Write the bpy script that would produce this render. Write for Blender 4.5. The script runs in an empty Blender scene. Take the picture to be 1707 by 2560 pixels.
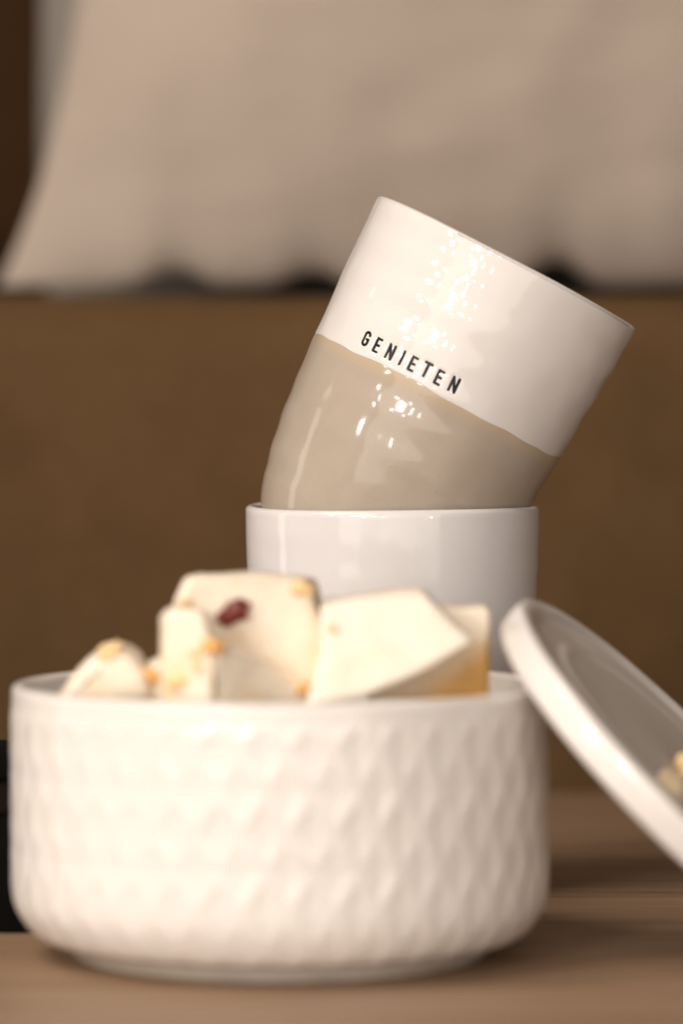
import bpy, bmesh, math, random
import numpy as np
from mathutils import Vector, Matrix, noise as mnoise

scene = bpy.context.scene
R = math.radians
random.seed(7)

# ------------------------------------------------------------------ camera
CAM_H = 0.149
FPX = 10500.0            # focal length in pixels of the 2560 px tall photograph
CX, HOR = 853.5, 900.0   # centre column, horizon row
cam_d = bpy.data.cameras.new("camera")
cam = bpy.data.objects.new("camera", cam_d)
scene.collection.objects.link(cam)
cam.location = (0, 0, CAM_H)
cam.rotation_euler = (R(90) - math.atan((1280 - HOR) / FPX), 0, 0)
cam_d.sensor_fit = 'VERTICAL'
cam_d.sensor_height = 36.0
cam_d.lens = FPX / 2560 * 36.0
cam_d.clip_start = 0.02
cam_d.clip_end = 50
cam_d.dof.use_dof = True
cam_d.dof.focus_distance = 1.158
cam_d.dof.aperture_fstop = 6.0
scene.camera = cam

# ------------------------------------------------------------------ world and lamps
w = bpy.data.worlds.new("World")
scene.world = w
w.use_nodes = True
bg = w.node_tree.nodes['Background']
bg.inputs[0].default_value = (0.66, 0.44, 0.28, 1)
bg.inputs[1].default_value = 0.095

def area(name, loc, target, sx, sy, watts, col):
    l = bpy.data.lights.new(name, 'AREA')
    l.shape = 'RECTANGLE'; l.size = sx; l.size_y = sy
    l.energy = watts; l.color = col
    o = bpy.data.objects.new(name, l)
    scene.collection.objects.link(o)
    o.location = loc
    o.rotation_euler = (Vector(target) - Vector(loc)).to_track_quat('-Z', 'Y').to_euler()
    return o

TGT = (0.0, 1.10, 0.08)
def dirlamp(name, az, el, dist, sx, sy, watts, col, c=TGT):
    d = Vector((-math.sin(R(az)) * math.cos(R(el)), -math.cos(R(az)) * math.cos(R(el)), math.sin(R(el))))
    return area(name, Vector(c) + d * dist, c, sx, sy, watts, col)
dirlamp("key_lamp", 58, 53, 1.5, 0.9, 0.7, 15.2, (1.0, 0.895, 0.79))
dirlamp("fill_lamp", 2, 7, 1.8, 2.9, 1.3, 24.5, (1.0, 0.91, 0.83))
area("side_lamp", (-1.45, 1.32, 0.22), (0, 1.18, 0.15), 0.20, 0.9, 1.3, (1.0, 0.9, 0.8))
def lamp(name, az, el, dist, size, watts, col=(1, 0.93, 0.85)):
    c = Vector((0.02, 1.18, 0.16))
    d = Vector((-math.sin(R(az)) * math.cos(R(el)), -math.cos(R(az)) * math.cos(R(el)), math.sin(R(el))))
    area(name, c + d * dist, c, size, size, watts, col)
for az, el, size, watts in ((23, 11, 0.17, 9.0), (17, 14, 0.07, 2.0), (29, 9, 0.06, 1.5), (14, 6, 0.05, 1.0), (22, 20, 0.08, 2.0),
                            (49, 21, 0.14, 5.0), (41, 17, 0.05, 1.0), (47, 12, 0.11, 4.0), (20, 4, 0.06, 1.5), (7, 3, 0.05, 0.8), (-28, 1, 0.05, 1.5)):
    lamp("glint_lamp", az, el, 2.4, size, watts)  # small unseen lamps behind the camera, added for glints on the cups

scene.view_settings.view_transform = 'Standard'
scene.view_settings.look = 'None'
scene.view_settings.exposure = 0
scene.view_settings.gamma = 1

# ------------------------------------------------------------------ helpers
def px(x, y, Y):
    """a point of the place seen at photo pixel x, y and standing Y metres away"""
    return Vector(((x - CX) / FPX * Y, Y, CAM_H - (y - HOR) / FPX * Y))

def tag(o, label=None, cat=None, group=None, kind=None):
    if label: o['label'] = label
    if cat: o['category'] = cat
    if group: o['group'] = group
    if kind: o['kind'] = kind
    return o

def empty(name, loc, rot=(0, 0, 0)):
    o = bpy.data.objects.new(name, None)
    o.empty_display_size = 0.02
    scene.collection.objects.link(o)
    o.location = loc; o.rotation_euler = rot
    return o

def mesh_obj(name, verts, faces, mat, parent=None, smooth=True):
    me = bpy.data.meshes.new(name)
    me.from_pydata([tuple(v) for v in verts], [], faces)
    me.validate(); me.update()
    if smooth: me.polygons.foreach_set('use_smooth', [True] * len(me.polygons))
    me.materials.append(mat)
    o = bpy.data.objects.new(name, me)
    scene.collection.objects.link(o)
    if parent: o.parent = parent
    return o

def bm_obj(name, bm, mat, parent=None, smooth=True):
    me = bpy.data.meshes.new(name)
    bm.normal_update()
    bm.to_mesh(me); bm.free()
    if smooth: me.polygons.foreach_set('use_smooth', [True] * len(me.polygons))
    me.materials.append(mat)
    o = bpy.data.objects.new(name, me)
    scene.collection.objects.link(o)
    if parent: o.parent = parent
    return o

def grid_faces(nr, nt, cap0=None, cap1=None):
    """rows x columns, closed around the columns"""
    i = np.arange(nr - 1)[:, None]; j = np.arange(nt)[None, :]
    a = i * nt + j; b = i * nt + (j + 1) % nt
    f = np.stack([a, b, b + nt, a + nt], -1).reshape(-1, 4)
    return f.tolist()

def lathe(name, prof, nt, disp, mat, parent=None, close0=True, close1=True):
    """prof: array of (r, z); disp(theta, k, r, z) -> radial offset"""
    prof = np.asarray(prof, float)
    nr = len(prof)
    th = np.linspace(0, 2 * math.pi, nt, endpoint=False)
    T, K = np.meshgrid(th, np.arange(nr))
    r = prof[K, 0]; z = prof[K, 1]
    if disp is not None:
        dr, dz = disp(T, K, r, z)
        r = r + dr; z = z + dz
    V = np.stack([r * np.cos(T), r * np.sin(T), z], -1).reshape(-1, 3)
    faces = grid_faces(nr, nt)
    verts = V.tolist()
    if close0:
        c = len(verts); verts.append([0, 0, float(prof[0, 1])])
        faces += [[c, (j + 1) % nt, j] for j in range(nt)]
    if close1:
        c = len(verts); verts.append([0, 0, float(prof[-1, 1])])
        o = (nr - 1) * nt
        faces += [[c, o + j, o + (j + 1) % nt] for j in range(nt)]
    return mesh_obj(name, verts, faces, mat, parent)

def resample(pts, step):
    pts = np.asarray(pts, float)
    d = np.r_[0, np.cumsum(np.hypot(*np.diff(pts, axis=0).T))]
    n = max(2, int(d[-1] / step) + 1)
    t = np.linspace(0, d[-1], n)
    return np.stack([np.interp(t, d, pts[:, 0]), np.interp(t, d, pts[:, 1])], -1)

def smooth_curve(pts, it=3):
    pts = np.asarray(pts, float)
    for _ in range(it):     # Chaikin, ends kept
        q = [pts[0]]
        for a, b in zip(pts[:-1], pts[1:]):
            q += [a * .75 + b * .25, a * .25 + b * .75]
        q.append(pts[-1]); pts = np.array(q)
    return pts

def vnoise(P, scale, seed=0.0, octaves=1):
    P = np.asarray(P).reshape(-1, 3) * scale + seed
    if octaves == 1:
        return np.array([mnoise.noise(p) for p in P.tolist()])
    return np.array([mnoise.fractal(p, 1.0, 2.0, octaves) for p in P.tolist()])

# ------------------------------------------------------------------ materials
def new_mat(name):
    m = bpy.data.materials.new(name); m.use_nodes = True
    nt = m.node_tree; b = nt.nodes['Principled BSDF']
    return m, nt, b

def N(nt, typ, **kw):
    n = nt.nodes.new(typ)
    for k, v in kw.items():
        if k in n.inputs: n.inputs[k].default_value = v
        else: setattr(n, k, v)
    return n

def ramp(nt, stops, fac):
    n = nt.nodes.new('ShaderNodeValToRGB')
    e = n.color_ramp.elements
    while len(e) < len(stops): e.new(0.5)
    for s, (p, c) in zip(e, stops):
        s.position = p; s.color = (*c, 1)
    nt.links.new(fac, n.inputs[0])
    return n

def ceramic(name, c0, c1, rough, bump=0.0, bscale=120, speck=None, sss=0.0):
    m, nt, b = new_mat(name)
    tc = N(nt, 'ShaderNodeTexCoord')
    n1 = N(nt, 'ShaderNodeTexNoise', Scale=28.0, Detail=5.0)
    nt.links.new(tc.outputs['Object'], n1.inputs['Vector'])
    rp = ramp(nt, [(0.35, c0), (0.65, c1)], n1.outputs[0])
    out = rp.outputs[0]
    if speck:
        n2 = N(nt, 'ShaderNodeTexNoise', Scale=1500.0, Detail=2.0)
        nt.links.new(tc.outputs['Object'], n2.inputs['Vector'])
        r2 = ramp(nt, [(0.66, (0, 0, 0)), (0.74, (1, 1, 1))], n2.outputs[0])
        mx = N(nt, 'ShaderNodeMix', data_type='RGBA')
        mul = N(nt, 'ShaderNodeMath', operation='MULTIPLY'); mul.inputs[1].default_value = 0.35
        nt.links.new(r2.outputs[0], mul.inputs[0])
        nt.links.new(mul.outputs[0], mx.inputs[0])
        nt.links.new(out, mx.inputs[6]); mx.inputs[7].default_value = (*speck, 1)
        out = mx.outputs[2]
    nt.links.new(out, b.inputs['Base Color'])
    b.inputs['Roughness'].default_value = rough
    b.inputs['IOR'].default_value = 1.5
    if sss:
        b.inputs['Subsurface Weight'].default_value = sss
        b.inputs['Subsurface Scale'].default_value = 0.004
        b.inputs['Subsurface Radius'].default_value = (1, .7, .5)
    if bump:
        nb = N(nt, 'ShaderNodeTexNoise', Scale=float(bscale), Detail=2.0)
        nt.links.new(tc.outputs['Object'], nb.inputs['Vector'])
        bp = N(nt, 'ShaderNodeBump', Strength=bump, Distance=0.001)
        nt.links.new(nb.outputs[0], bp.inputs['Height'])
        nt.links.new(bp.outputs[0], b.inputs['Normal'])
    return m

M_WHITE = ceramic("white_glaze", (.71, .672, .642), (.745, .707, .678), 0.06, 0.03, 160)
M_WHITE2 = ceramic("plain_white_glaze", (.705, .675, .67), (.735, .705, .70), 0.09, 0.05, 120)
M_BOWL = ceramic("bowl_glaze", (.81, .77, .73), (.84, .80, .76), 0.22)
M_LID = ceramic("lid_glaze", (.78, .74, .70), (.82, .78, .75), 0.10)

# sand glaze: warmer just below the white dip line (glaze thickness), finely speckled
M_SAND, nt, b = new_mat("sand_glaze")
tc = N(nt, 'ShaderNodeTexCoord')
n1 = N(nt, 'ShaderNodeTexNoise', Scale=40.0, Detail=6.0)
nt.links.new(tc.outputs['Object'], n1.inputs['Vector'])
rp = ramp(nt, [(0.3, (.395, .328, .265)), (0.7, (.45, .382, .315))], n1.outputs[0])
sep = N(nt, 'ShaderNodeSeparateXYZ')
nt.links.new(tc.outputs['Object'], sep.inputs[0])
mr = N(nt, 'ShaderNodeMapRange')
mr.inputs['From Min'].default_value = 0.0495; mr.inputs['From Max'].default_value = 0.054
nt.links.new(sep.outputs['Z'], mr.inputs['Value'])
mx = N(nt, 'ShaderNodeMix', data_type='RGBA')
nt.links.new(mr.outputs[0], mx.inputs[0])
nt.links.new(rp.outputs[0], mx.inputs[6]); mx.inputs[7].default_value = (.50, .39, .26, 1)
n2 = N(nt, 'ShaderNodeTexNoise', Scale=1300.0, Detail=2.0)
nt.links.new(tc.outputs['Object'], n2.inputs['Vector'])
r2 = ramp(nt, [(0.70, (0, 0, 0)), (0.76, (.3, .3, .3))], n2.outputs[0])
mx2 = N(nt, 'ShaderNodeMix', data_type='RGBA')
nt.links.new(r2.outputs[0], mx2.inputs[0]); nt.links.new(mx.outputs[2], mx2.inputs[6])
mx2.inputs[7].default_value = (.16, .11, .07, 1)
nt.links.new(mx2.outputs[2], b.inputs['Base Color'])
b.inputs['Roughness'].default_value = 0.09
nb = N(nt, 'ShaderNodeTexNoise', Scale=150.0, Detail=2.0)
nt.links.new(tc.outputs['Object'], nb.inputs['Vector'])
bp = N(nt, 'ShaderNodeBump', Strength=0.03, Distance=0.001)
nt.links.new(nb.outputs[0], bp.inputs['Height']); nt.links.new(bp.outputs[0], b.inputs['Normal'])

def plain(name, col, rough, metal=0.0):
    m, nt, b = new_mat(name)
    tc = N(nt, 'ShaderNodeTexCoord')
    n1 = N(nt, 'ShaderNodeTexNoise', Scale=60.0, Detail=4.0)
    nt.links.new(tc.outputs['Object'], n1.inputs['Vector'])
    rp = ramp(nt, [(0.3, tuple(c * .85 for c in col)), (0.7, tuple(min(1, c * 1.12) for c in col))], n1.outputs[0])
    nt.links.new(rp.outputs[0], b.inputs['Base Color'])
    b.inputs['Roughness'].default_value = rough
    b.inputs['Metallic'].default_value = metal
    return m
M_INK = plain("black_letter_glaze", (.006, .005, .005), 0.35)
M_INK.node_tree.nodes["Principled BSDF"].inputs["Specular IOR Level"].default_value = 0.25
M_BLACK = plain("black_lacquer", (.004, .0035, .003), 0.8)
M_BLACK.node_tree.nodes["Principled BSDF"].inputs["Specular IOR Level"].default_value = 0.05
M_BAND = plain("dark_brown_band", (.010, .0055, .0035), 0.8)
M_BAND.node_tree.nodes["Principled BSDF"].inputs["Specular IOR Level"].default_value = 0.1
M_BRASS = plain("brass", (.90, .62, .28), 0.25, 1.0)
M_BERRY = plain("dried_cranberry", (.15, .011, .004), 0.35)
M_CARAMEL = plain("caramel", (.78, .42, .12), 0.4)
M_PALE_CARAMEL = plain("pale_caramel", (.85, .60, .30), 0.45)
M_CRUMB = plain("golden_crumb", (.84, .60, .28), 0.5)
M_FOOT = plain("unglazed_foot", (.42, .36, .30), 0.7)

def fudge_mat(name, base, stain, amount):
    m, nt, b = new_mat(name)
    tc = N(nt, 'ShaderNodeTexCoord')
    n1 = N(nt, 'ShaderNodeTexNoise', Scale=55.0, Detail=6.0, Roughness=0.6)
    nt.links.new(tc.outputs['Object'], n1.inputs['Vector'])
    rp = ramp(nt, [(0.5, base), (0.5 + amount, tuple((x + y) / 2 for x, y in zip(base, stain))), (0.8, stain)], n1.outputs[0])
    nt.links.new(rp.outputs[0], b.inputs['Base Color'])
    b.inputs['Roughness'].default_value = 0.5
    b.inputs['Subsurface Weight'].default_value = 0.25
    b.inputs['Subsurface Scale'].default_value = 0.004
    b.inputs['Subsurface Radius'].default_value = (1, .65, .35)
    nb = N(nt, 'ShaderNodeTexNoise', Scale=700.0, Detail=3.0)
    nt.links.new(tc.outputs['Object'], nb.inputs['Vector'])
    bp = N(nt, 'ShaderNodeBump', Strength=0.3, Distance=0.0008)
    nt.links.new(nb.outputs[0], bp.inputs['Height']); nt.links.new(bp.outputs[0], b.inputs['Normal'])
    return m
M_FUDGE = fudge_mat("cream_fudge", (.88, .775, .635), (.84, .64, .38), 0.14)
M_FUDGE_PINK = fudge_mat("pale_fudge", (.88, .79, .68), (.86, .70, .50), 0.16)
M_FUDGE_GOLD = fudge_mat("caramelised_fudge", (.88, .775, .635), (.84, .64, .38), 0.14)
nt = M_FUDGE_GOLD.node_tree; b = nt.nodes['Principled BSDF']
src = b.inputs['Base Color'].links[0].from_socket
tc = N(nt, 'ShaderNodeTexCoord'); sp = N(nt, 'ShaderNodeSeparateXYZ'); nt.links.new(tc.outputs['Object'], sp.inputs[0])
nz = N(nt, 'ShaderNodeTexNoise', Scale=130.0, Detail=3.0); nt.links.new(tc.outputs['Object'], nz.inputs['Vector'])
ma = N(nt, 'ShaderNodeMath', operation='MULTIPLY_ADD'); nt.links.new(nz.outputs[0], ma.inputs[0]); ma.inputs[1].default_value = 0.010
nt.links.new(sp.outputs['Z'], ma.inputs[2])
ml = N(nt, 'ShaderNodeMath', operation='MULTIPLY_ADD'); nt.links.new(sp.outputs['X'], ml.inputs[0]); ml.inputs[1].default_value = -0.9; nt.links.new(ma.outputs[0], ml.inputs[2])
mr = N(nt, 'ShaderNodeMapRange'); nt.links.new(ml.outputs[0], mr.inputs['Value'])
mr.inputs['From Min'].default_value = 0.0; mr.inputs['From Max'].default_value = -0.010
mx = N(nt, 'ShaderNodeMix', data_type='RGBA'); nt.links.new(mr.outputs[0], mx.inputs[0]); nt.links.new(src, mx.inputs[6])
mx.inputs[7].default_value = (.80, .46, .13, 1); nt.links.new(mx.outputs[2], b.inputs['Base Color'])

def leather(name, c0, c1):
    m, nt, b = new_mat(name)
    tc = N(nt, 'ShaderNodeTexCoord')
    n1 = N(nt, 'ShaderNodeTexNoise', Scale=22.0, Detail=8.0, Roughness=0.72)
    nt.links.new(tc.outputs['Object'], n1.inputs['Vector'])
    rp = ramp(nt, [(0.3, c0), (0.7, c1)], n1.outputs[0])
    nt.links.new(rp.outputs[0], b.inputs['Base Color'])
    b.inputs['Roughness'].default_value = 0.85
    b.inputs['Specular IOR Level'].default_value = 0.08
    v = N(nt, 'ShaderNodeTexVoronoi', Scale=420.0)
    nt.links.new(tc.outputs['Object'], v.inputs['Vector'])
    bp = N(nt, 'ShaderNodeBump', Strength=0.35, Distance=0.001)
    nt.links.new(v.outputs[0], bp.inputs['Height']); nt.links.new(bp.outputs[0], b.inputs['Normal'])
    return m
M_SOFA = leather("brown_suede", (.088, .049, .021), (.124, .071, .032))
M_SOFA_SHADED = leather("shaded_brown_suede", (.035, .016, .006), (.05, .024, .009))  # same suede, with the backrest's shade put into its colour

def linen(name, c0, c1):
    m, nt, b = new_mat(name)
    tc = N(nt, 'ShaderNodeTexCoord')
    n1 = N(nt, 'ShaderNodeTexNoise', Scale=9.0, Detail=5.0)
    nt.links.new(tc.outputs['Object'], n1.inputs['Vector'])
    rp = ramp(nt, [(0.3, c0), (0.7, c1)], n1.outputs[0])
    nt.links.new(rp.outputs[0], b.inputs['Base Color'])
    b.inputs['Roughness'].default_value = 0.95
    b.inputs['Specular IOR Level'].default_value = 0.1
    w1 = N(nt, 'ShaderNodeTexWave', Scale=520.0, bands_direction='X'); w2 = N(nt, 'ShaderNodeTexWave', Scale=520.0, bands_direction='Z')
    w1.inputs['Distortion'].default_value = 1.5; w2.inputs['Distortion'].default_value = 1.5
    for q in (w1, w2): nt.links.new(tc.outputs['Object'], q.inputs['Vector'])
    ad = N(nt, 'ShaderNodeMath', operation='ADD')
    nt.links.new(w1.outputs['Fac'], ad.inputs[0]); nt.links.new(w2.outputs['Fac'], ad.inputs[1])
    bp = N(nt, 'ShaderNodeBump', Strength=0.35, Distance=0.0006)
    nt.links.new(ad.outputs[0], bp.inputs['Height']); nt.links.new(bp.outputs[0], b.inputs['Normal'])
    return m
M_LINEN = linen("beige_linen", (.42, .345, .287), (.465, .386, .325))
M_LINEN2 = linen("grey_linen", (.23, .205, .18), (.26, .235, .205))

# table wood: long grain along X
M_WOOD, nt, b = new_mat("oak_wood")
tc = N(nt, 'ShaderNodeTexCoord')
mp = N(nt, 'ShaderNodeMapping'); mp.inputs['Scale'].default_value = (1.0, 60.0, 26.0)
nt.links.new(tc.outputs['Object'], mp.inputs['Vector'])
n1 = N(nt, 'ShaderNodeTexNoise', Scale=2.2, Detail=9.0, Roughness=0.62, Distortion=0.35)
nt.links.new(mp.outputs[0], n1.inputs['Vector'])
rp = ramp(nt, [(0.28, (.185, .106, .059)), (0.45, (.31, .198, .122)), (0.60, (.355, .236, .150)), (0.78, (.45, .315, .205))], n1.outputs[0])
mp2 = N(nt, 'ShaderNodeMapping'); mp2.inputs['Scale'].default_value = (7.0, 260.0, 60.0)
nt.links.new(tc.outputs['Object'], mp2.inputs['Vector'])
n2 = N(nt, 'ShaderNodeTexNoise', Scale=2.0, Detail=4.0, Roughness=0.6)
nt.links.new(mp2.outputs[0], n2.inputs['Vector'])
r2 = ramp(nt, [(0.34, (.50, .46, .43)), (0.47, (1, 1, 1)), (1.0, (1.1, 1.1, 1.1))], n2.outputs[0])
mx = N(nt, 'ShaderNodeMix', data_type='RGBA', blend_type='MULTIPLY'); mx.inputs[0].default_value = 1.0
nt.links.new(rp.outputs[0], mx.inputs[6]); nt.links.new(r2.outputs[0], mx.inputs[7])
nt.links.new(mx.outputs[2], b.inputs['Base Color'])
b.inputs['Roughness'].default_value = 0.55
b.inputs['Specular IOR Level'].default_value = 0.3
bp = N(nt, 'ShaderNodeBump', Strength=0.3, Distance=0.0006)
nt.links.new(n2.outputs[0], bp.inputs['Height']); nt.links.new(bp.outputs[0], b.inputs['Normal'])

# ------------------------------------------------------------------ setting: sofa, table, cushions
def rounded_box(name, lo, hi, rad, mat, parent=None, seg=6, cuts=0, nz=0.0, nscale=6, seed=0):
    bm = bmesh.new()
    bmesh.ops.create_cube(bm, size=1)
    lo = Vector(lo); hi = Vector(hi)
    for v in bm.verts:
        v.co = Vector(((lo[i] + hi[i]) / 2 + v.co[i] * (hi[i] - lo[i])) for i in range(3))
    bmesh.ops.bevel(bm, geom=bm.edges[:], offset=rad, segments=seg, profile=0.5, affect='EDGES')
    if cuts:
        big = [e for e in bm.edges if e.calc_length() > rad * 1.5]
        bmesh.ops.subdivide_edges(bm, edges=big, cuts=cuts, use_grid_fill=True)
    if nz:
        bm.normal_update()
        for v in bm.verts:
            v.co += v.normal * nz * mnoise.noise(v.co * nscale + Vector((seed, seed, 0)))
    return bm_obj(name, bm, mat, parent)

SEAT_TOP = CAM_H + (HOR - 742) / FPX * 1.535
sofa = empty("sofa", (0, 1.52, -0.30))
tag(sofa, "brown suede sofa filling the background behind the table", "sofa")
def into(o, parent):
    o.parent = parent
    o.location = Vector(o.location) - parent.location
    return o
into(rounded_box("seat_cushion", (-0.9, 1.515, -0.12), (0.9, 2.12, SEAT_TOP), 0.022, M_SOFA, cuts=24, nz=0.004, nscale=5), sofa)
into(rounded_box("seat_base", (-0.9, 1.53, -0.30), (0.9, 2.12, -0.125), 0.01, M_SOFA), sofa)
into(rounded_box("backrest", (-0.9, 1.86, SEAT_TOP + 0.003), (0.9, 2.12, 0.62), 0.04, M_SOFA_SHADED, cuts=16, nz=0.006, nscale=4), sofa)

table = rounded_box("coffee_table", (-0.75, 0.35, -0.035), (0.75, 1.446, 0.0), 0.003, M_WOOD, seg=3)
tag(table, "brown wooden tabletop with long grain under the bowl", "table")

def pillow(name, cx, Y, z0, W, Hh, T, inset, decay, mat, lean=0.0, waves=(), seed=0.0, n=150):
    """front and back of a sewn cushion, lower edge at z0; inset>0 pinches the sides in between the corners"""
    u = np.linspace(-1, 1, n); v = np.linspace(-1, 1, n)
    U, V = np.meshgrid(u, v)
    # denser towards the seams
    U = np.sin(U * math.pi / 2); V = np.sin(V * math.pi / 2)
    hz = (V + 1) / 2 * Hh
    edge = np.minimum(hz, Hh - hz)
    ins = inset * (1 - np.exp(-edge / decay))
    X = U * (W / 2 - ins * np.abs(U) ** 2)
    wedge = np.minimum((U + 1) / 2 * W, (1 - U) / 2 * W)
    topins = inset * .8 * (1 - np.exp(-wedge / decay))
    Z = hz - np.clip(V, 0, 1) ** 2 * topins
    for (xc, hw, hh) in waves:       # folds lifting the lower seam
        Z = Z + hh * np.exp(-(np.abs(X + cx - xc) / hw) ** 2.6) * np.exp(-hz / 0.03)
    th = T / 2 * (np.clip((1 - U ** 2) * (1 - V ** 2), 0, 1)) ** 0.62
    P = np.stack([X, Z, np.zeros_like(X)], -1)
    wr = vnoise(P * np.array([1, 1, 1]), 9.0, seed, 3).reshape(X.shape)
    wr2 = vnoise(P * np.array([1, 2.4, 1]), 22.0, seed + 9, 2).reshape(X.shape)
    rim = np.clip((1 - U ** 2) * (1 - V ** 2), 0, 1) ** 0.3
    th = th + (wr * 0.010 + wr2 * 0.0012) * rim
    # pleats running up from the lower seam
    pl = np.sin(X * 95 + 2 * np.sin(X * 31)) * np.exp(-hz / 0.035) * 0.0035 * rim
    Fy = -(th + pl); By = th * 0.8
    verts = []; faces = []
    for S in (Fy, By):
        verts += np.stack([X, S, Z], -1).reshape(-1, 3).tolist()
    def idx(s, i, j): return s * n * n + i * n + j
    for i in range(n - 1):
        for j in range(n - 1):
            faces.append([idx(0, i, j), idx(0, i, j + 1), idx(0, i + 1, j + 1), idx(0, i + 1, j)])
            faces.append([idx(1, i, j), idx(1, i + 1, j), idx(1, i + 1, j + 1), idx(1, i, j + 1)])
    o = mesh_obj(name, verts, faces, mat)
    bm = bmesh.new(); bm.from_mesh(o.data)
    bmesh.ops.remove_doubles(bm, verts=bm.verts[:], dist=2e-5)
    bm.to_mesh(o.data); bm.free()
    o.location = (cx, Y, z0); o.rotation_euler = (-lean, 0, 0)
    return o

def wx(p, Y): return (p - CX) / FPX * Y
YP = 1.64
zp = CAM_H + (HOR - 738) / FPX * YP
p1 = pillow("pillow", wx(-5, YP) + 0.25, YP, SEAT_TOP + 0.0055, 0.50, 0.46, 0.12, 0.038, 0.075, M_LINEN, lean=0.14,
            waves=[(wx(445, YP), 0.011, 0.0060), (wx(785, YP), 0.011, 0.0055), (wx(1390, YP), 0.011, 0.0095), (wx(1130, YP), 0.015, 0.003)], seed=3.1)
tag(p1, "large beige linen pillow with wavy lower seam on the sofa", "pillow")
YQ = 1.73
p2 = pillow("pillow", wx(122, YQ) + 0.23, YQ, SEAT_TOP + 0.002, 0.46, 0.46, 0.10, -0.004, 0.03, M_LINEN2, lean=0.16, seed=8.2, n=110)
tag(p2, "greyer pillow showing as a narrow strip left of and behind the beige pillow", "pillow")

# ------------------------------------------------------------------ black box at the left edge
bx = empty("storage_box", (-0.128, 1.135, 0))
tag(bx, "black box with dark brown band at the left edge behind the bowl", "box")
x0, x1, y0, y1 = -0.175, -0.079, 1.087, 1.127
for nm, za, zb, ins, mt in (("base", 0.0, 0.0305, 0.0, M_BLACK), ("band", 0.0307, 0.0395, 0.0012, M_BAND), ("lid", 0.0397, 0.0470, 0.0, M_BLACK)):
    into(rounded_box(nm, (x0 + ins, y0 + ins, za), (x1 - ins, y1 - ins, zb), 0.0012, mt, seg=3), bx)

# ------------------------------------------------------------------ cups
def ripple(T, z, seed, amp, P):
    """uneven throwing rings and soft dents of a hand-made wall"""
    a = amp * (np.sin(z * 2 * math.pi / 0.0105 + 0.9 * np.sin(T * 2 + seed) + seed) *
               (0.55 + 0.45 * np.sin(T * 3 + z * 60 + seed * 2)))
    a = a + amp * 0.45 * np.sin(z * 2 * math.pi / 0.0235 + 0.6 * np.sin(T + seed * 3))
    l = vnoise(P, 125.0, seed) * amp * 0.8
    l2 = vnoise(P, 260.0, seed + 5) * amp * 0.12
    return a + (l + l2).reshape(T.shape)

TILT = R(27.5)
HC = 0.0955                   # height of the tilted cup
outer = [(0.0, 4.05), (0.5, 4.045), (2.0, 3.98), (3.2, 3.90), (4.2, 3.85), (5.2, 3.79), (6.0, 3.73), (7.0, 3.60), (7.8, 3.46), (8.5, 3.29), (9.0, 3.12), (9.35, 2.92), (9.5, 2.68), (9.55, 2.40)]
outer_pts = smooth_curve([(r / 100, HC - s / 100) for s, r in outer][::-1], 3)   # base up to rim
def rad_at(z):
    return np.interp(z, outer_pts[:, 1], outer_pts[:, 0])
YC = 1.18
PXC = FPX / YC                # pixels per metre at the cups
rim_c = px(1267, 657, YC)
axis = Vector((math.sin(TILT), 0, math.cos(TILT)))
base_c = rim_c - axis * HC
cup = empty("cup", base_c, (0, TILT, 0))
tag(cup, "tilted cup, white above and sand below, with black letters, leaning in the other cup", "cup")

# letters: centres read off the cup, as angle round the wall and height
dn = np.array([-math.sin(TILT), math.cos(TILT)]); ac = np.array([math.cos(TILT), math.sin(TILT)])
def on_cup(x, y):
    rel = np.array([x - 1267, y - 657])
    s = float(rel @ dn) / PXC; p = float(rel @ ac) / PXC
    z = HC - s
    return -math.pi / 2 + math.asin(p / rad_at(z)), z
def arc(cx, cy, rx, ry, a0, a1, n=14):
    return [(cx + rx * math.cos(R(a0 + (a1 - a0) * i / n)), cy + ry * math.sin(R(a0 + (a1 - a0) * i / n))) for i in range(n + 1)]
GL = {  # strokes in a cell 0..w wide, 0..1 high
    'G': (0.46, [arc(.23, .77, .21, .21, 10, 180) + [(.02, .26)] + arc(.23, .23, .21, .21, 180, 360) + [(.44, .47), (.26, .47)]]),
    'E': (0.40, [[(.40, .98), (.04, .98), (.04, .02), (.40, .02)], [(.04, .50), (.34, .50)]]),
    'N': (0.50, [[(.03, 0.0), (.03, 1.0)], [(.03, 1.0), (.24, .5), (.47, 0.0)], [(.47, 0.0), (.47, 1.0)]]),
    'I': (0.08, [[(.04, 0), (.04, 1)]]),
    'T': (0.50, [[(0, .98), (.50, .98)], [(.25, .98), (.25, 0)]]),
}
Z7 = 340 / 1568.0
LET = [('G', 250, 222), ('E', 370, 295), ('N', 515, 370), ('I', 645, 437), ('E', 762, 503), ('T', 915, 568), ('E', 1055, 655), ('N', 1222, 737)]
LH = 0.0038; SW = 0.00073
letters = []
for ch, zx, zy in LET:
    th, z = on_cup(860 + zx * Z7, 800 + zy * Z7)
    letters.append((ch, th, z))
seg_list = []
for ch, th, z in letters:
    wd, st = GL[ch]
    r0 = rad_at(z)
    for line in st:
        pts = [(th + ((x - wd / 2) * LH + (y - .5) * LH * -0.03) / r0, z + (y - .5) * LH) for x, y in line]
        seg_list.append((ch, pts))

def seg_dist(T, z, pts, r0):
    best = np.full(T.shape, 1.0)
    for (a0, b0), (a1, b1) in zip(pts[:-1], pts[1:]):
        ax, ay, bx_, by = a0 * r0, b0, a1 * r0, b1
        pxx = T * r0 - ax; py = z - ay; dx = bx_ - ax; dy = by - ay
        t = np.clip((pxx * dx + py * dy) / (dx * dx + dy * dy + 1e-12), 0, 1)
        best = np.minimum(best, np.hypot(pxx - t * dx, py - t * dy))
    return best

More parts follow.
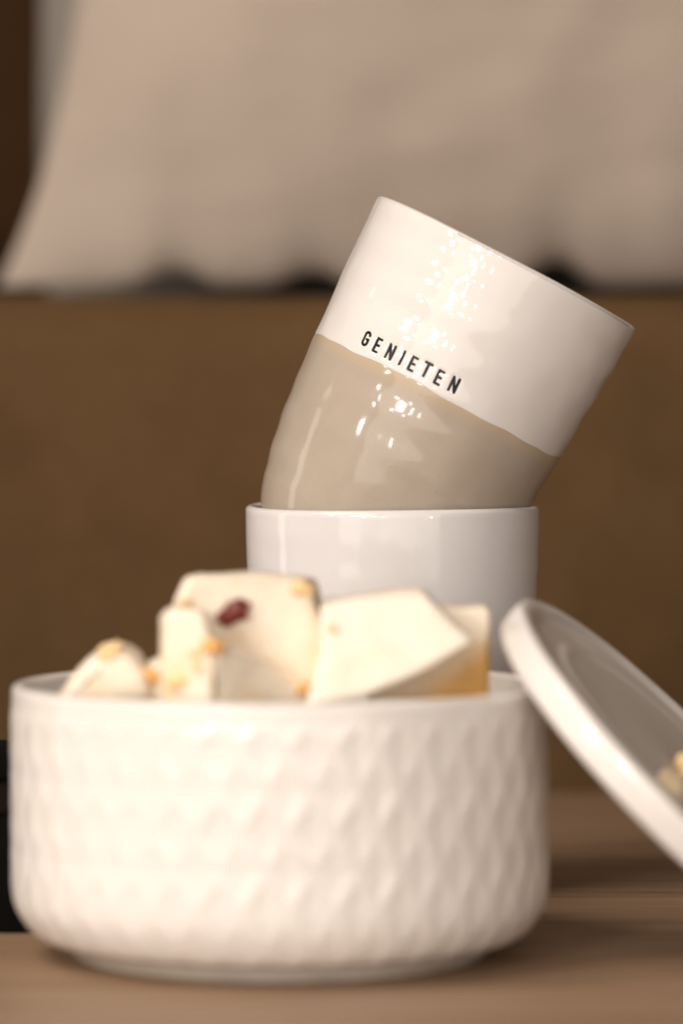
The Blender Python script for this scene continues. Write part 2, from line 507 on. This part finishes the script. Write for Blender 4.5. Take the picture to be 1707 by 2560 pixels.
def seam(T):   # height of the dip line round the cup
    zl = on_cup(1091, 988)[1]
    return zl + 0.00035 * np.sin(T * 3 + 1.0) + 0.00022 * np.sin(T * 7 + 2.2) + 0.00012 * np.sin(T * 17)

def cup_disp(T, z, r):
    P = np.stack([r * np.cos(T), r * np.sin(T), z], -1)
    d = ripple(T, z, 1.7, 0.00014, P)
    fade = np.clip((HC - z) / 0.004, 0, 1) * np.clip(z / 0.01, 0, 1)
    d = d * (0.25 + 0.75 * fade)
    Tw = np.where(T > math.pi, T - 2 * math.pi, T)
    sel = (Tw > -2.4) & (Tw < -1.2) & (z > 0.048) & (z < 0.064)
    if sel.any():
        b = np.full(T.shape, 1.0)
        for ch, pts in seg_list:
            b[sel] = np.minimum(b[sel], seg_dist(Tw[sel], z[sel], pts, 0.0385))
        d = d - 0.00014 / (1 + (b / 0.00062) ** 4) + 0.00001 * np.exp(-((b - 0.0014) / 0.0004) ** 2)
    return d

NT = 900
def cup_part(name, ts, mat, extra):
    """rows given as fraction between dip line and rim (1..2) or base and dip line (0..1)"""
    th = np.linspace(0, 2 * math.pi, NT, endpoint=False)
    T, S = np.meshgrid(th, ts)
    zl = seam(T)
    L = float(outer_pts[:, 1].max())
    z = np.where(S >= 1, zl + (S - 1) * (HC - 0.0008 - zl), 0.0115 + S * (zl - 0.0115))
    r = rad_at(z)
    d = cup_disp(T, z, r)
    r = r + d + extra(S, z)
    return T, z, r
rows = np.linspace(1, 2, 190)
T, z, r = cup_part("u", rows, None, lambda S, z: 0.00010 * np.clip((S - 1) / 0.02, 0, 1))
# rim and inside appended row by row
def ring_rows(prof, T0, dz=None):
    return [(np.full(T0.shape, a), np.full(T0.shape, b)) for a, b in prof]
lists_r = [r[i] for i in range(len(rows))]; lists_z = [z[i] for i in range(len(rows))]
# tuck the lower lip of the white glaze into the sand below
lists_r.insert(0, r[0] - 0.0004); lists_z.insert(0, z[0] + 0.0002)
rr = rad_at(HC - 0.0008)
for a in np.linspace(0, 180, 13):
    off = 0.00145
    wv = 0.00018 * np.sin(T[0] * 2 + 0.6) + 0.0001 * np.sin(T[0] * 5 + 1)
    lists_r.append(lists_r[190] * 0 + rr - off + off * math.cos(R(a)) + wv * 0.3 + (r[-1] - rr) * max(0, math.cos(R(a))))
    lists_z.append(np.full(T[0].shape, HC - 0.0008 + 0.0010 * math.sin(R(a))) + wv * 0.5)
for zz in np.linspace(HC - 0.002, 0.010, 24):
    lists_r.append(np.full(T[0].shape, rad_at(zz) - 0.0031)); lists_z.append(np.full(T[0].shape, zz))
for q, zz in ((0.024, 0.0065), (0.012, 0.0052), (0.002, 0.005)):
    lists_r.append(np.full(T[0].shape, q)); lists_z.append(np.full(T[0].shape, zz))
def build_rows(name, Lr, Lz, T0, mat, parent, capend=None, capstart=None):
    Rr = np.array(Lr); Zz = np.array(Lz); TT = np.tile(T0, (len(Lr), 1))
    V = np.stack([Rr * np.cos(TT), Rr * np.sin(TT), Zz], -1).reshape(-1, 3).tolist()
    F = grid_faces(len(Lr), len(T0)); n = len(T0)
    if capend is not None:
        c = len(V); V.append([0, 0, capend]); o = (len(Lr) - 1) * n
        F += [[c, o + j, o + (j + 1) % n] for j in range(n)]
    if capstart is not None:
        c = len(V); V.append([0, 0, capstart])
        F += [[c, (j + 1) % n, j] for j in range(n)]
    return mesh_obj(name, V, F, mat, parent)
build_rows("upper_wall", lists_r, lists_z, T[0], M_WHITE, cup, capend=0.005)
rows = np.linspace(0, 1.008, 150)
T, z, r = cup_part("l", rows, None, lambda S, z: 0 * z)
Lr = [r[i] for i in range(len(rows))]; Lz = [z[i] for i in range(len(rows))]
low = outer_pts[outer_pts[:, 1] < 0.0112]
low = resample(low, 0.0005)
top = r[0] - rad_at(0.0115)
for k, (a, b_) in enumerate(low[::-1]):
    Lr.insert(0, a + top * (1 - k / len(low))); Lz.insert(0, np.full(T[0].shape, b_))
build_rows("lower_wall", Lr, Lz, T[0], M_SAND, cup, capstart=float(low[0][1]))

# the letters, thin fused glaze strokes lying in their pressed grooves
for ch, th0, z0 in letters:
    wd, st = GL[ch]
    r0 = float(rad_at(z0))
    bm = bmesh.new()
    for k, line in enumerate(st):
        pts = [(th0 * r0 + (x - wd / 2) * LH + (y - .5) * LH * -0.03, z0 + (y - .5) * LH) for x, y in line]
        for i, (a, b_) in enumerate(zip(pts[:-1], pts[1:])):
            a = Vector(a); b_ = Vector(b_); d = (b_ - a); L = d.length
            if L < 1e-7: continue
            d /= L; nn = Vector((-d.y, d.x)); hw = SW / 2 * (1.0 + 0.10 * math.sin(i * 2.1 + k + z0 * 9e3))
            outl = []
            for q in range(9):
                an = R(90 + 180 * q / 8); outl.append(a + d * (math.cos(an) * hw) + nn * (math.sin(an) * hw))
            for q in range(9):
                an = R(-90 + 180 * q / 8); outl.append(b_ + d * (math.cos(an) * hw) + nn * (math.sin(an) * hw))
            # centre strip for curvature
            ns = max(2, int(L / 0.0005) + 1)
            vs = []
            for lay in (0, 1):
                vs.append([bm.verts.new((p.x, p.y, lay)) for p in outl])
            cen = [bm.verts.new(((a + b_).x / 2, (a + b_).y / 2, 1))]
            m_ = len(outl)
            for q in range(m_):
                bm.faces.new([vs[0][q], vs[0][(q + 1) % m_], vs[1][(q + 1) % m_], vs[1][q]])
                bm.faces.new([vs[1][q], vs[1][(q + 1) % m_], cen[0]])
    co = np.array([v.co[:] for v in bm.verts])
    TT = co[:, 0] / r0; ZZ = co[:, 1]
    rad = rad_at(ZZ)
    Tp = np.where(TT < 0, TT + 2 * math.pi, TT)
    dd = cup_disp(Tp, ZZ, rad)
    rf = rad + dd + 0.0001 + np.where(co[:, 2] > .5, 0.00009, -0.00012)
    for v, t_, z_, q in zip(bm.verts, TT, ZZ, rf):
        v.co = (q * math.cos(t_), q * math.sin(t_), z_)
    bmesh.ops.recalc_face_normals(bm, faces=bm.faces[:])
    bm_obj("letter", bm, M_INK, cup, smooth=False)

# lower cup, plain white
ZR = CAM_H - (1266 - HOR) / PXC
prof = smooth_curve([(0.024, 0.0), (0.029, 0.0005), (0.0325, 0.004), (0.0352, 0.012), (0.0375, 0.030), (0.0392, 0.055), (0.0403, 0.080), (0.0408, ZR - 0.012), (0.0410, ZR - 0.0022)], 3)
prof = resample(prof, 0.0006)
rimp = [(0.0410 - 0.0014 + 0.0014 * math.cos(R(a)), ZR - 0.0014 + 0.0014 * math.sin(R(a))) for a in range(10, 181, 14)]
inn = resample(smooth_curve([(0.0382, ZR - 0.002), (0.0376, ZR - 0.02), (0.0365, 0.06), (0.034, 0.02), (0.030, 0.008), (0.02, 0.006), (0.002, 0.006)], 3), 0.0015)
full = np.vstack([prof, rimp, inn])
def d2(T, K, r, z):
    P = np.stack([r * np.cos(T), r * np.sin(T), z], -1)
    m = (K < len(prof)).astype(float)
    d = ripple(T, z, 4.4, 0.00005, P) * m * np.clip((ZR - z) / 0.006, 0.25, 1)
    d = d + 0.00025 * np.sin(T * 2 + 1.1) + 0.0001 * np.sin(T * 5 + .3)
    dz = (0.00022 * np.sin(T * 2 + 2.6) + 0.00012 * np.sin(T * 3)) * np.clip((z - ZR + 0.03) / 0.03, 0, 1)
    return d, dz
c2 = lathe("cup", full, 540, d2, M_WHITE2)
c2.location = (wx(980.5, YC), YC, 0.0003)
tag(c2, "plain white upright cup holding the tilted cup, behind the fudge", "cup")

# ------------------------------------------------------------------ bowl
BX, BY, BR, BH = wx(700, 1.05), 1.05, 0.0670, 0.0683
bp_ = [(0.030, 0.0018), (0.0495, 0.0018), (0.0515, 0.0022), (0.0520, 0.0035), (0.0545, 0.0040)]
for a in range(0, 91, 6):
    bp_.append((0.0545 + (BR - 0.0545) * math.sin(R(a)), 0.0190 - 0.0150 * math.cos(R(a))))
bp_ += [(BR, 0.03), (BR, 0.05), (BR, BH - 0.002)]
bprof = resample(bp_, 0.00032)
brim = [(BR - 0.0018 + 0.0018 * math.cos(R(a)), BH - 0.0018 + 0.0018 * math.sin(R(a))) for a in range(8, 181, 12)]
binn = resample([(BR - 0.0038, BH - 0.004), (BR - 0.0042, 0.022), (BR - 0.010, 0.010), (0.045, 0.0065), (0.002, 0.006)], 0.002)
bfull = np.vstack([bprof, brim, binn])
NC = 38
def bowl_disp(T, K, r, z):
    m = (K < len(bprof)).astype(float)
    pitch = 2 * math.pi * BR / NC
    period = 0.0192
    # height measured along the wall so that the leaves run on round the lower corner
    h = (BH - 0.0015 - z)
    k = np.arange(len(bprof))
    arcl = np.r_[0, np.cumsum(np.hypot(*np.diff(bprof, axis=0).T))]
    arcl = arcl[-1] - arcl
    A = np.zeros(len(bfull)); A[:len(bprof)] = arcl
    s = A[K]
    u0 = T / (2 * math.pi) * NC
    v = (s % period) / period            # 0 at band top
    # zigzag ribs running down the wall, a broad and a narrow one in turn
    ph = (v * 2.0) % 2.0
    tri = np.where(ph < 1, 1 - 2 * ph, 2 * ph - 3)
    rising = (ph < 1).astype(float)
    tri = np.tanh(tri * 1.3) / np.tanh(1.3)
    e = np.abs(((u0 - 0.20 * tri + 0.5) % 1) - 0.5)
    e2 = np.abs(((u0 + 0.17 * tri) % 1) - 0.5)
    A1 = np.clip(1 - (e / 0.29) ** 2, 0, 1) ** 0.8 * (0.78 + 0.22 * rising)
    A2 = 0.64 * np.clip(1 - (e2 / 0.24) ** 2, 0, 1) ** 0.8
    H = np.maximum(A1, A2) * (0.80 + 0.20 * (1 - tri ** 2)) * (1 + 0.10 * np.sin(u0 * 2.1 + s * 300))
    band = np.exp(-(np.minimum(v, 1 - v) * period / 0.0007) ** 2)
    H = H - 0.15 * band
    fade = np.clip((s - 0.0025) / 0.003, 0, 1) * np.clip((r - 0.0555) / 0.004, 0, 1) * m
    return H * 0.00043 * fade, 0 * T
bowl = lathe("bowl", bfull, 1200, bowl_disp, M_BOWL)
bowl.location = (BX, BY, 0.0)
bowl_e = empty("bowl", (BX, BY, 0))
bowl.name = "body"; bowl_e.name = "bowl"
bowl.parent = bowl_e; bowl.location = (0, 0, 0)
tag(bowl_e, "large white bowl with raised leaf braid relief, filled with fudge", "bowl")
ft = lathe("foot_ring", resample([(0.045, 0.0022), (0.0455, 0.0), (0.0508, 0.0), (0.0516, 0.0008), (0.0517, 0.0030)], 0.0006), 160, None, M_FOOT, bowl_e, False, False)

# ------------------------------------------------------------------ lid leaning on the bowl
n_l = Vector((0.690, -0.150, 0.708)).normalized()
LR, LT = 0.0595, 0.0092
up = Vector((0, 0, 1)); u_up = (up - n_l * up.dot(n_l)).normalized()
u_sd = u_up.cross(n_l)
# profile, top face at local z=0, local +z = n
lp = [(0.002, -0.0016), (0.030, -0.0016), (0.0400, -0.0014), (0.0415, -0.0012), (0.0432, -0.0012), (0.0450, -0.0015), (0.0520, -0.0012), (0.0545, -0.0004), (0.0556, 0.0), (0.0570, 0.0)]
for a in range(0, 91, 10):
    lp.append((LR - 0.0014 + 0.0014 * math.sin(R(a)), -0.0014 + 0.0014 * math.cos(R(a))))
lp += [(LR, -0.0046), (LR - 0.0004, -0.0052), (LR - 0.0004, -0.0056)]
for a in range(90, 181, 10):
    lp.append((LR - 0.0030 + 0.0026 * math.sin(R(a)), -LT + 0.0026 + 0.0026 * math.cos(R(a))))
lp += [(0.050, -LT), (0.002, -LT)]
lid_top = px(1280, 1500, 1.012)
# set height so that the lowest edge stands on the table
sinl = math.sqrt(1 - n_l.z ** 2)
cz = LR * sinl + LT * n_l.z - 0.0012
best = None
for yy in np.linspace(0.97, 1.05, 161):
    # rim contact: highest value of n.p over the bowl rim
    for xx in np.linspace(0.05, 0.12, 141):
        c = Vector((xx, yy, cz))
        m_ = n_l.x * BX + n_l.y * BY + (BR) * math.hypot(n_l.x, n_l.y) + n_l.z * (BH - 0.0008)
        gap = (n_l.dot(c) - LT) - m_
        if abs(gap - 0.0002) < 0.0003:
            tip = c + u_up * LR
            X = CX + tip.x / tip.y * FPX; Yp = HOR + (CAM_H - tip.z) / tip.y * FPX
            e = abs(X - 1368)
            if best is None or e < best[0]: best = (e, c, X, Yp)
print("LID", best)
lid_c = best[1]
lid_e = empty("tilted_lid", lid_c)
Mx = Matrix((u_sd, u_up, n_l)).transposed()
lid_e.rotation_euler = Mx.to_euler()
tag(lid_e, "round white lid leaning against the right side of the bowl", "lid")
def lid_disp(T, K, r, z):
    P = np.stack([r * np.cos(T), r * np.sin(T), z], -1)
    return (vnoise(P, 90, 2.0) * 0.00018).reshape(T.shape), (vnoise(P, 45, 5.0) * 0.00016).reshape(T.shape)
lathe("disc", resample(lp, 0.0009), 260, lid_disp, M_LID, lid_e)
# ------------------------------------------------------------------ fudge
D2S = 1707 / 1568.0
def fudge(front, y_front, depth, mat, label, bevel=0.0015, tilt=0.0, back_shift=(0, 0), seed=0, yoff=None, cuts=6):
    """front: outline (as seen, in reading coordinates) of the face towards the camera, in order; a solid block behind it"""
    n = len(front)
    yoff = yoff or [0] * n
    f = [px(x * D2S, y * D2S, y_front + dy) for (x, y), dy in zip(front, yoff)]
    c = sum(f, Vector()) / n
    bm = bmesh.new()
    a = [bm.verts.new(p - c) for p in f]
    b = [bm.verts.new(p - c + Vector((back_shift[0], depth, back_shift[1]))) for p in f]
    bm.faces.new(a)
    bm.faces.new(b[::-1])
    for i in range(n):
        bm.faces.new([a[(i + 1) % n], a[i], b[i], b[(i + 1) % n]])
    bmesh.ops.recalc_face_normals(bm, faces=bm.faces[:])
    bmesh.ops.bevel(bm, geom=bm.edges[:], offset=bevel, segments=4, profile=0.5, affect='EDGES')
    bmesh.ops.triangulate(bm, faces=[q for q in bm.faces if len(q.verts) > 4])
    for _ in range(3):
        long = [e for e in bm.edges if e.calc_length() > 0.0025]
        if long: bmesh.ops.subdivide_edges(bm, edges=long, cuts=1)
        bmesh.ops.triangulate(bm, faces=[q for q in bm.faces if len(q.verts) > 4])
    bm.normal_update()
    for v in bm.verts:
        v.co += v.normal * (0.0005 * mnoise.noise(v.co * 140 + Vector((seed, 0, 0))) + 0.00025 * mnoise.noise(v.co * 500 + Vector((0, seed, 0))))
    o = bm_obj("fudge_piece", bm, mat)
    o.location = c
    tag(o, label, "fudge", "cream fudge pieces heaped in the bowl")
    return o, c

def bit(name, parent, c, x, y, Y, w_, h_, d_, rot, mat, seed=0):
    bm = bmesh.new()
    bmesh.ops.create_icosphere(bm, subdivisions=3, radius=1)
    p = px(x * D2S, y * D2S, Y)
    for v in bm.verts:
        k = 1 + 0.45 * mnoise.noise(v.co * 1.9 + Vector((seed, 0, 0)))
        q = Vector((v.co.x * w_, v.co.y * d_, v.co.z * h_)) * k
        v.co = Matrix.Rotation(R(rot), 3, 'Y') @ q + (p - c)
    return bm_obj(name, bm, mat, parent)

# back right, golden
E, cE = fudge([(880, 1405), (1000, 1394), (1125, 1396), (1124, 1610), (840, 1610)], 1.043, 0.020, M_FUDGE_GOLD, "upright squared cream fudge piece at the right, caramel coloured low down", seed=1)
# behind, between A and D
# A, with the cranberry
A, cA = fudge([(392, 1385), (428, 1325), (560, 1320), (704, 1332), (740, 1465), (748, 1600), (405, 1600)], 1.022, 0.022, M_FUDGE, "tall top fudge piece with a dark red cranberry in its face", bevel=0.0017, seed=3, yoff=[0, 0, 0, .002, .003, .003, 0], back_shift=(0.002, 0))
bit("cranberry", A, cA, 543, 1403, 1.0215, 0.0034, 0.0026, 0.0018, -35, M_BERRY, 2)
bit("cranberry", A, cA, 522, 1418, 1.0213, 0.0026, 0.0020, 0.0014, -20, M_BERRY, 5)
bit("caramel_bit", A, cA, 692, 1350, 1.0235, 0.0028, 0.0020, 0.0012, 10, M_PALE_CARAMEL, 1)
bit("caramel_bit", A, cA, 425, 1383, 1.0222, 0.0020, 0.0010, 0.0008, 5, M_PALE_CARAMEL, 6)
# D large slanted
DP = [(738, 1386), (860, 1368), (975, 1357), (1006, 1398), (1088, 1474), (960, 1548), (840, 1600), (700, 1625), (734, 1500)]
D, cD = fudge(DP, 1.006, 0.024, M_FUDGE_PINK, "largest fudge piece, slanting down to the right in front", bevel=0.0015, seed=4, yoff=[(1625 - q) / 270 * .013 for _, q in DP], back_shift=(0.0, 0.0))
# B front left corner piece
B1, cB = fudge([(366, 1414), (396, 1396), (462, 1402), (490, 1480), (490, 1625), (366, 1625)], 0.9985, 0.018, M_FUDGE, "front fudge piece with an orange caramel corner below the cranberry piece", seed=5, yoff=[.006, .0045, .0015, 0, 0, .006], bevel=0.0018)
B2, cB2 = fudge([(492, 1482), (600, 1535), (700, 1582), (720, 1625), (492, 1625)], 0.998, 0.012, M_FUDGE, "low wedge of fudge in front with its shaded side to the right", seed=6, yoff=[0, .010, .018, .020, 0], bevel=0.0012, back_shift=(0.004, 0.0))
bit("caramel_bit", B1, cB, 488, 1484, 0.9980, 0.0030, 0.0017, 0.0015, 15, M_CARAMEL, 3)
bit("caramel_bit", B1, cB, 460, 1496, 1.0000, 0.0026, 0.0010, 0.0008, -15, M_PALE_CARAMEL, 8)
bit("caramel_bit", B1, cB, 430, 1562, 1.0020, 0.0048, 0.0022, 0.0007, -5, M_PALE_CARAMEL, 9)
bit("dried_fruit_bit", B2, cB2, 697, 1582, 1.015, 0.0022, 0.0014, 0.0012, 0, M_CARAMEL, 4)
# C left lump
C_, cC = fudge([(130, 1606), (190, 1525), (228, 1490), (262, 1485), (305, 1500), (332, 1545), (352, 1615), (130, 1625)], 1.018, 0.026, M_FUDGE, "small rounded fudge piece at the far left of the bowl", bevel=0.003, seed=7)
F_, cF = fudge([(322, 1540), (352, 1520), (385, 1515), (385, 1620), (322, 1620)], 1.022, 0.018, M_FUDGE, "small fudge piece with an orange spot between the left lump and the front piece", bevel=0.002, seed=8)
bit("caramel_bit", F_, cF, 346, 1552, 1.0215, 0.0021, 0.0018, 0.0012, 20, M_CARAMEL, 7)


# a few more caramel flecks set into the faces, and one standing in for a shaded slit
rnd = random.Random(5)
for o_, c_, x_, y_, Y_, w_ in (
                               (B1, cB, 455, 1530, 0.9998, .0011), (C_, cC, 250, 1500, 1.0186, .0022),
                               (D, cD, 765, 1448, 1.0146, .0012),  # this fleck stands in for the shade in a slit
                                ):
    bit("caramel_bit", o_, c_, x_, y_, Y_, w_ * rnd.uniform(1, 1.7), w_ * rnd.uniform(.6, 1), .0007, rnd.uniform(-40, 40), M_PALE_CARAMEL, rnd.uniform(0, 50))

# crumb lying on the lid
cp = px(1560 * D2S, 1771 * D2S, 1.0) - Vector((0, 0, CAM_H))
org = Vector((0, 0, CAM_H)); face_p = lid_c - n_l * 0.0012
t_ = (face_p - org).dot(n_l) / cp.dot(n_l)
hit = org + cp * t_
bm = bmesh.new(); bmesh.ops.create_icosphere(bm, subdivisions=4, radius=1)
for v in bm.verts:
    k = 1 + 0.35 * mnoise.noise(v.co * 1.7 + Vector((4, 0, 0))) + 0.10 * mnoise.noise(v.co * 5)
    v.co = Mx @ Vector((v.co.x * 0.0030, v.co.y * 0.0042, v.co.z * 0.0026)) * k
cr = bm_obj("fudge_crumb", bm, M_CRUMB)
cr.location = hit + n_l * 0.0022 - u_up * 0.0015
tag(cr, "small golden fudge crumb lying on the tilted lid at the right edge", "crumb")
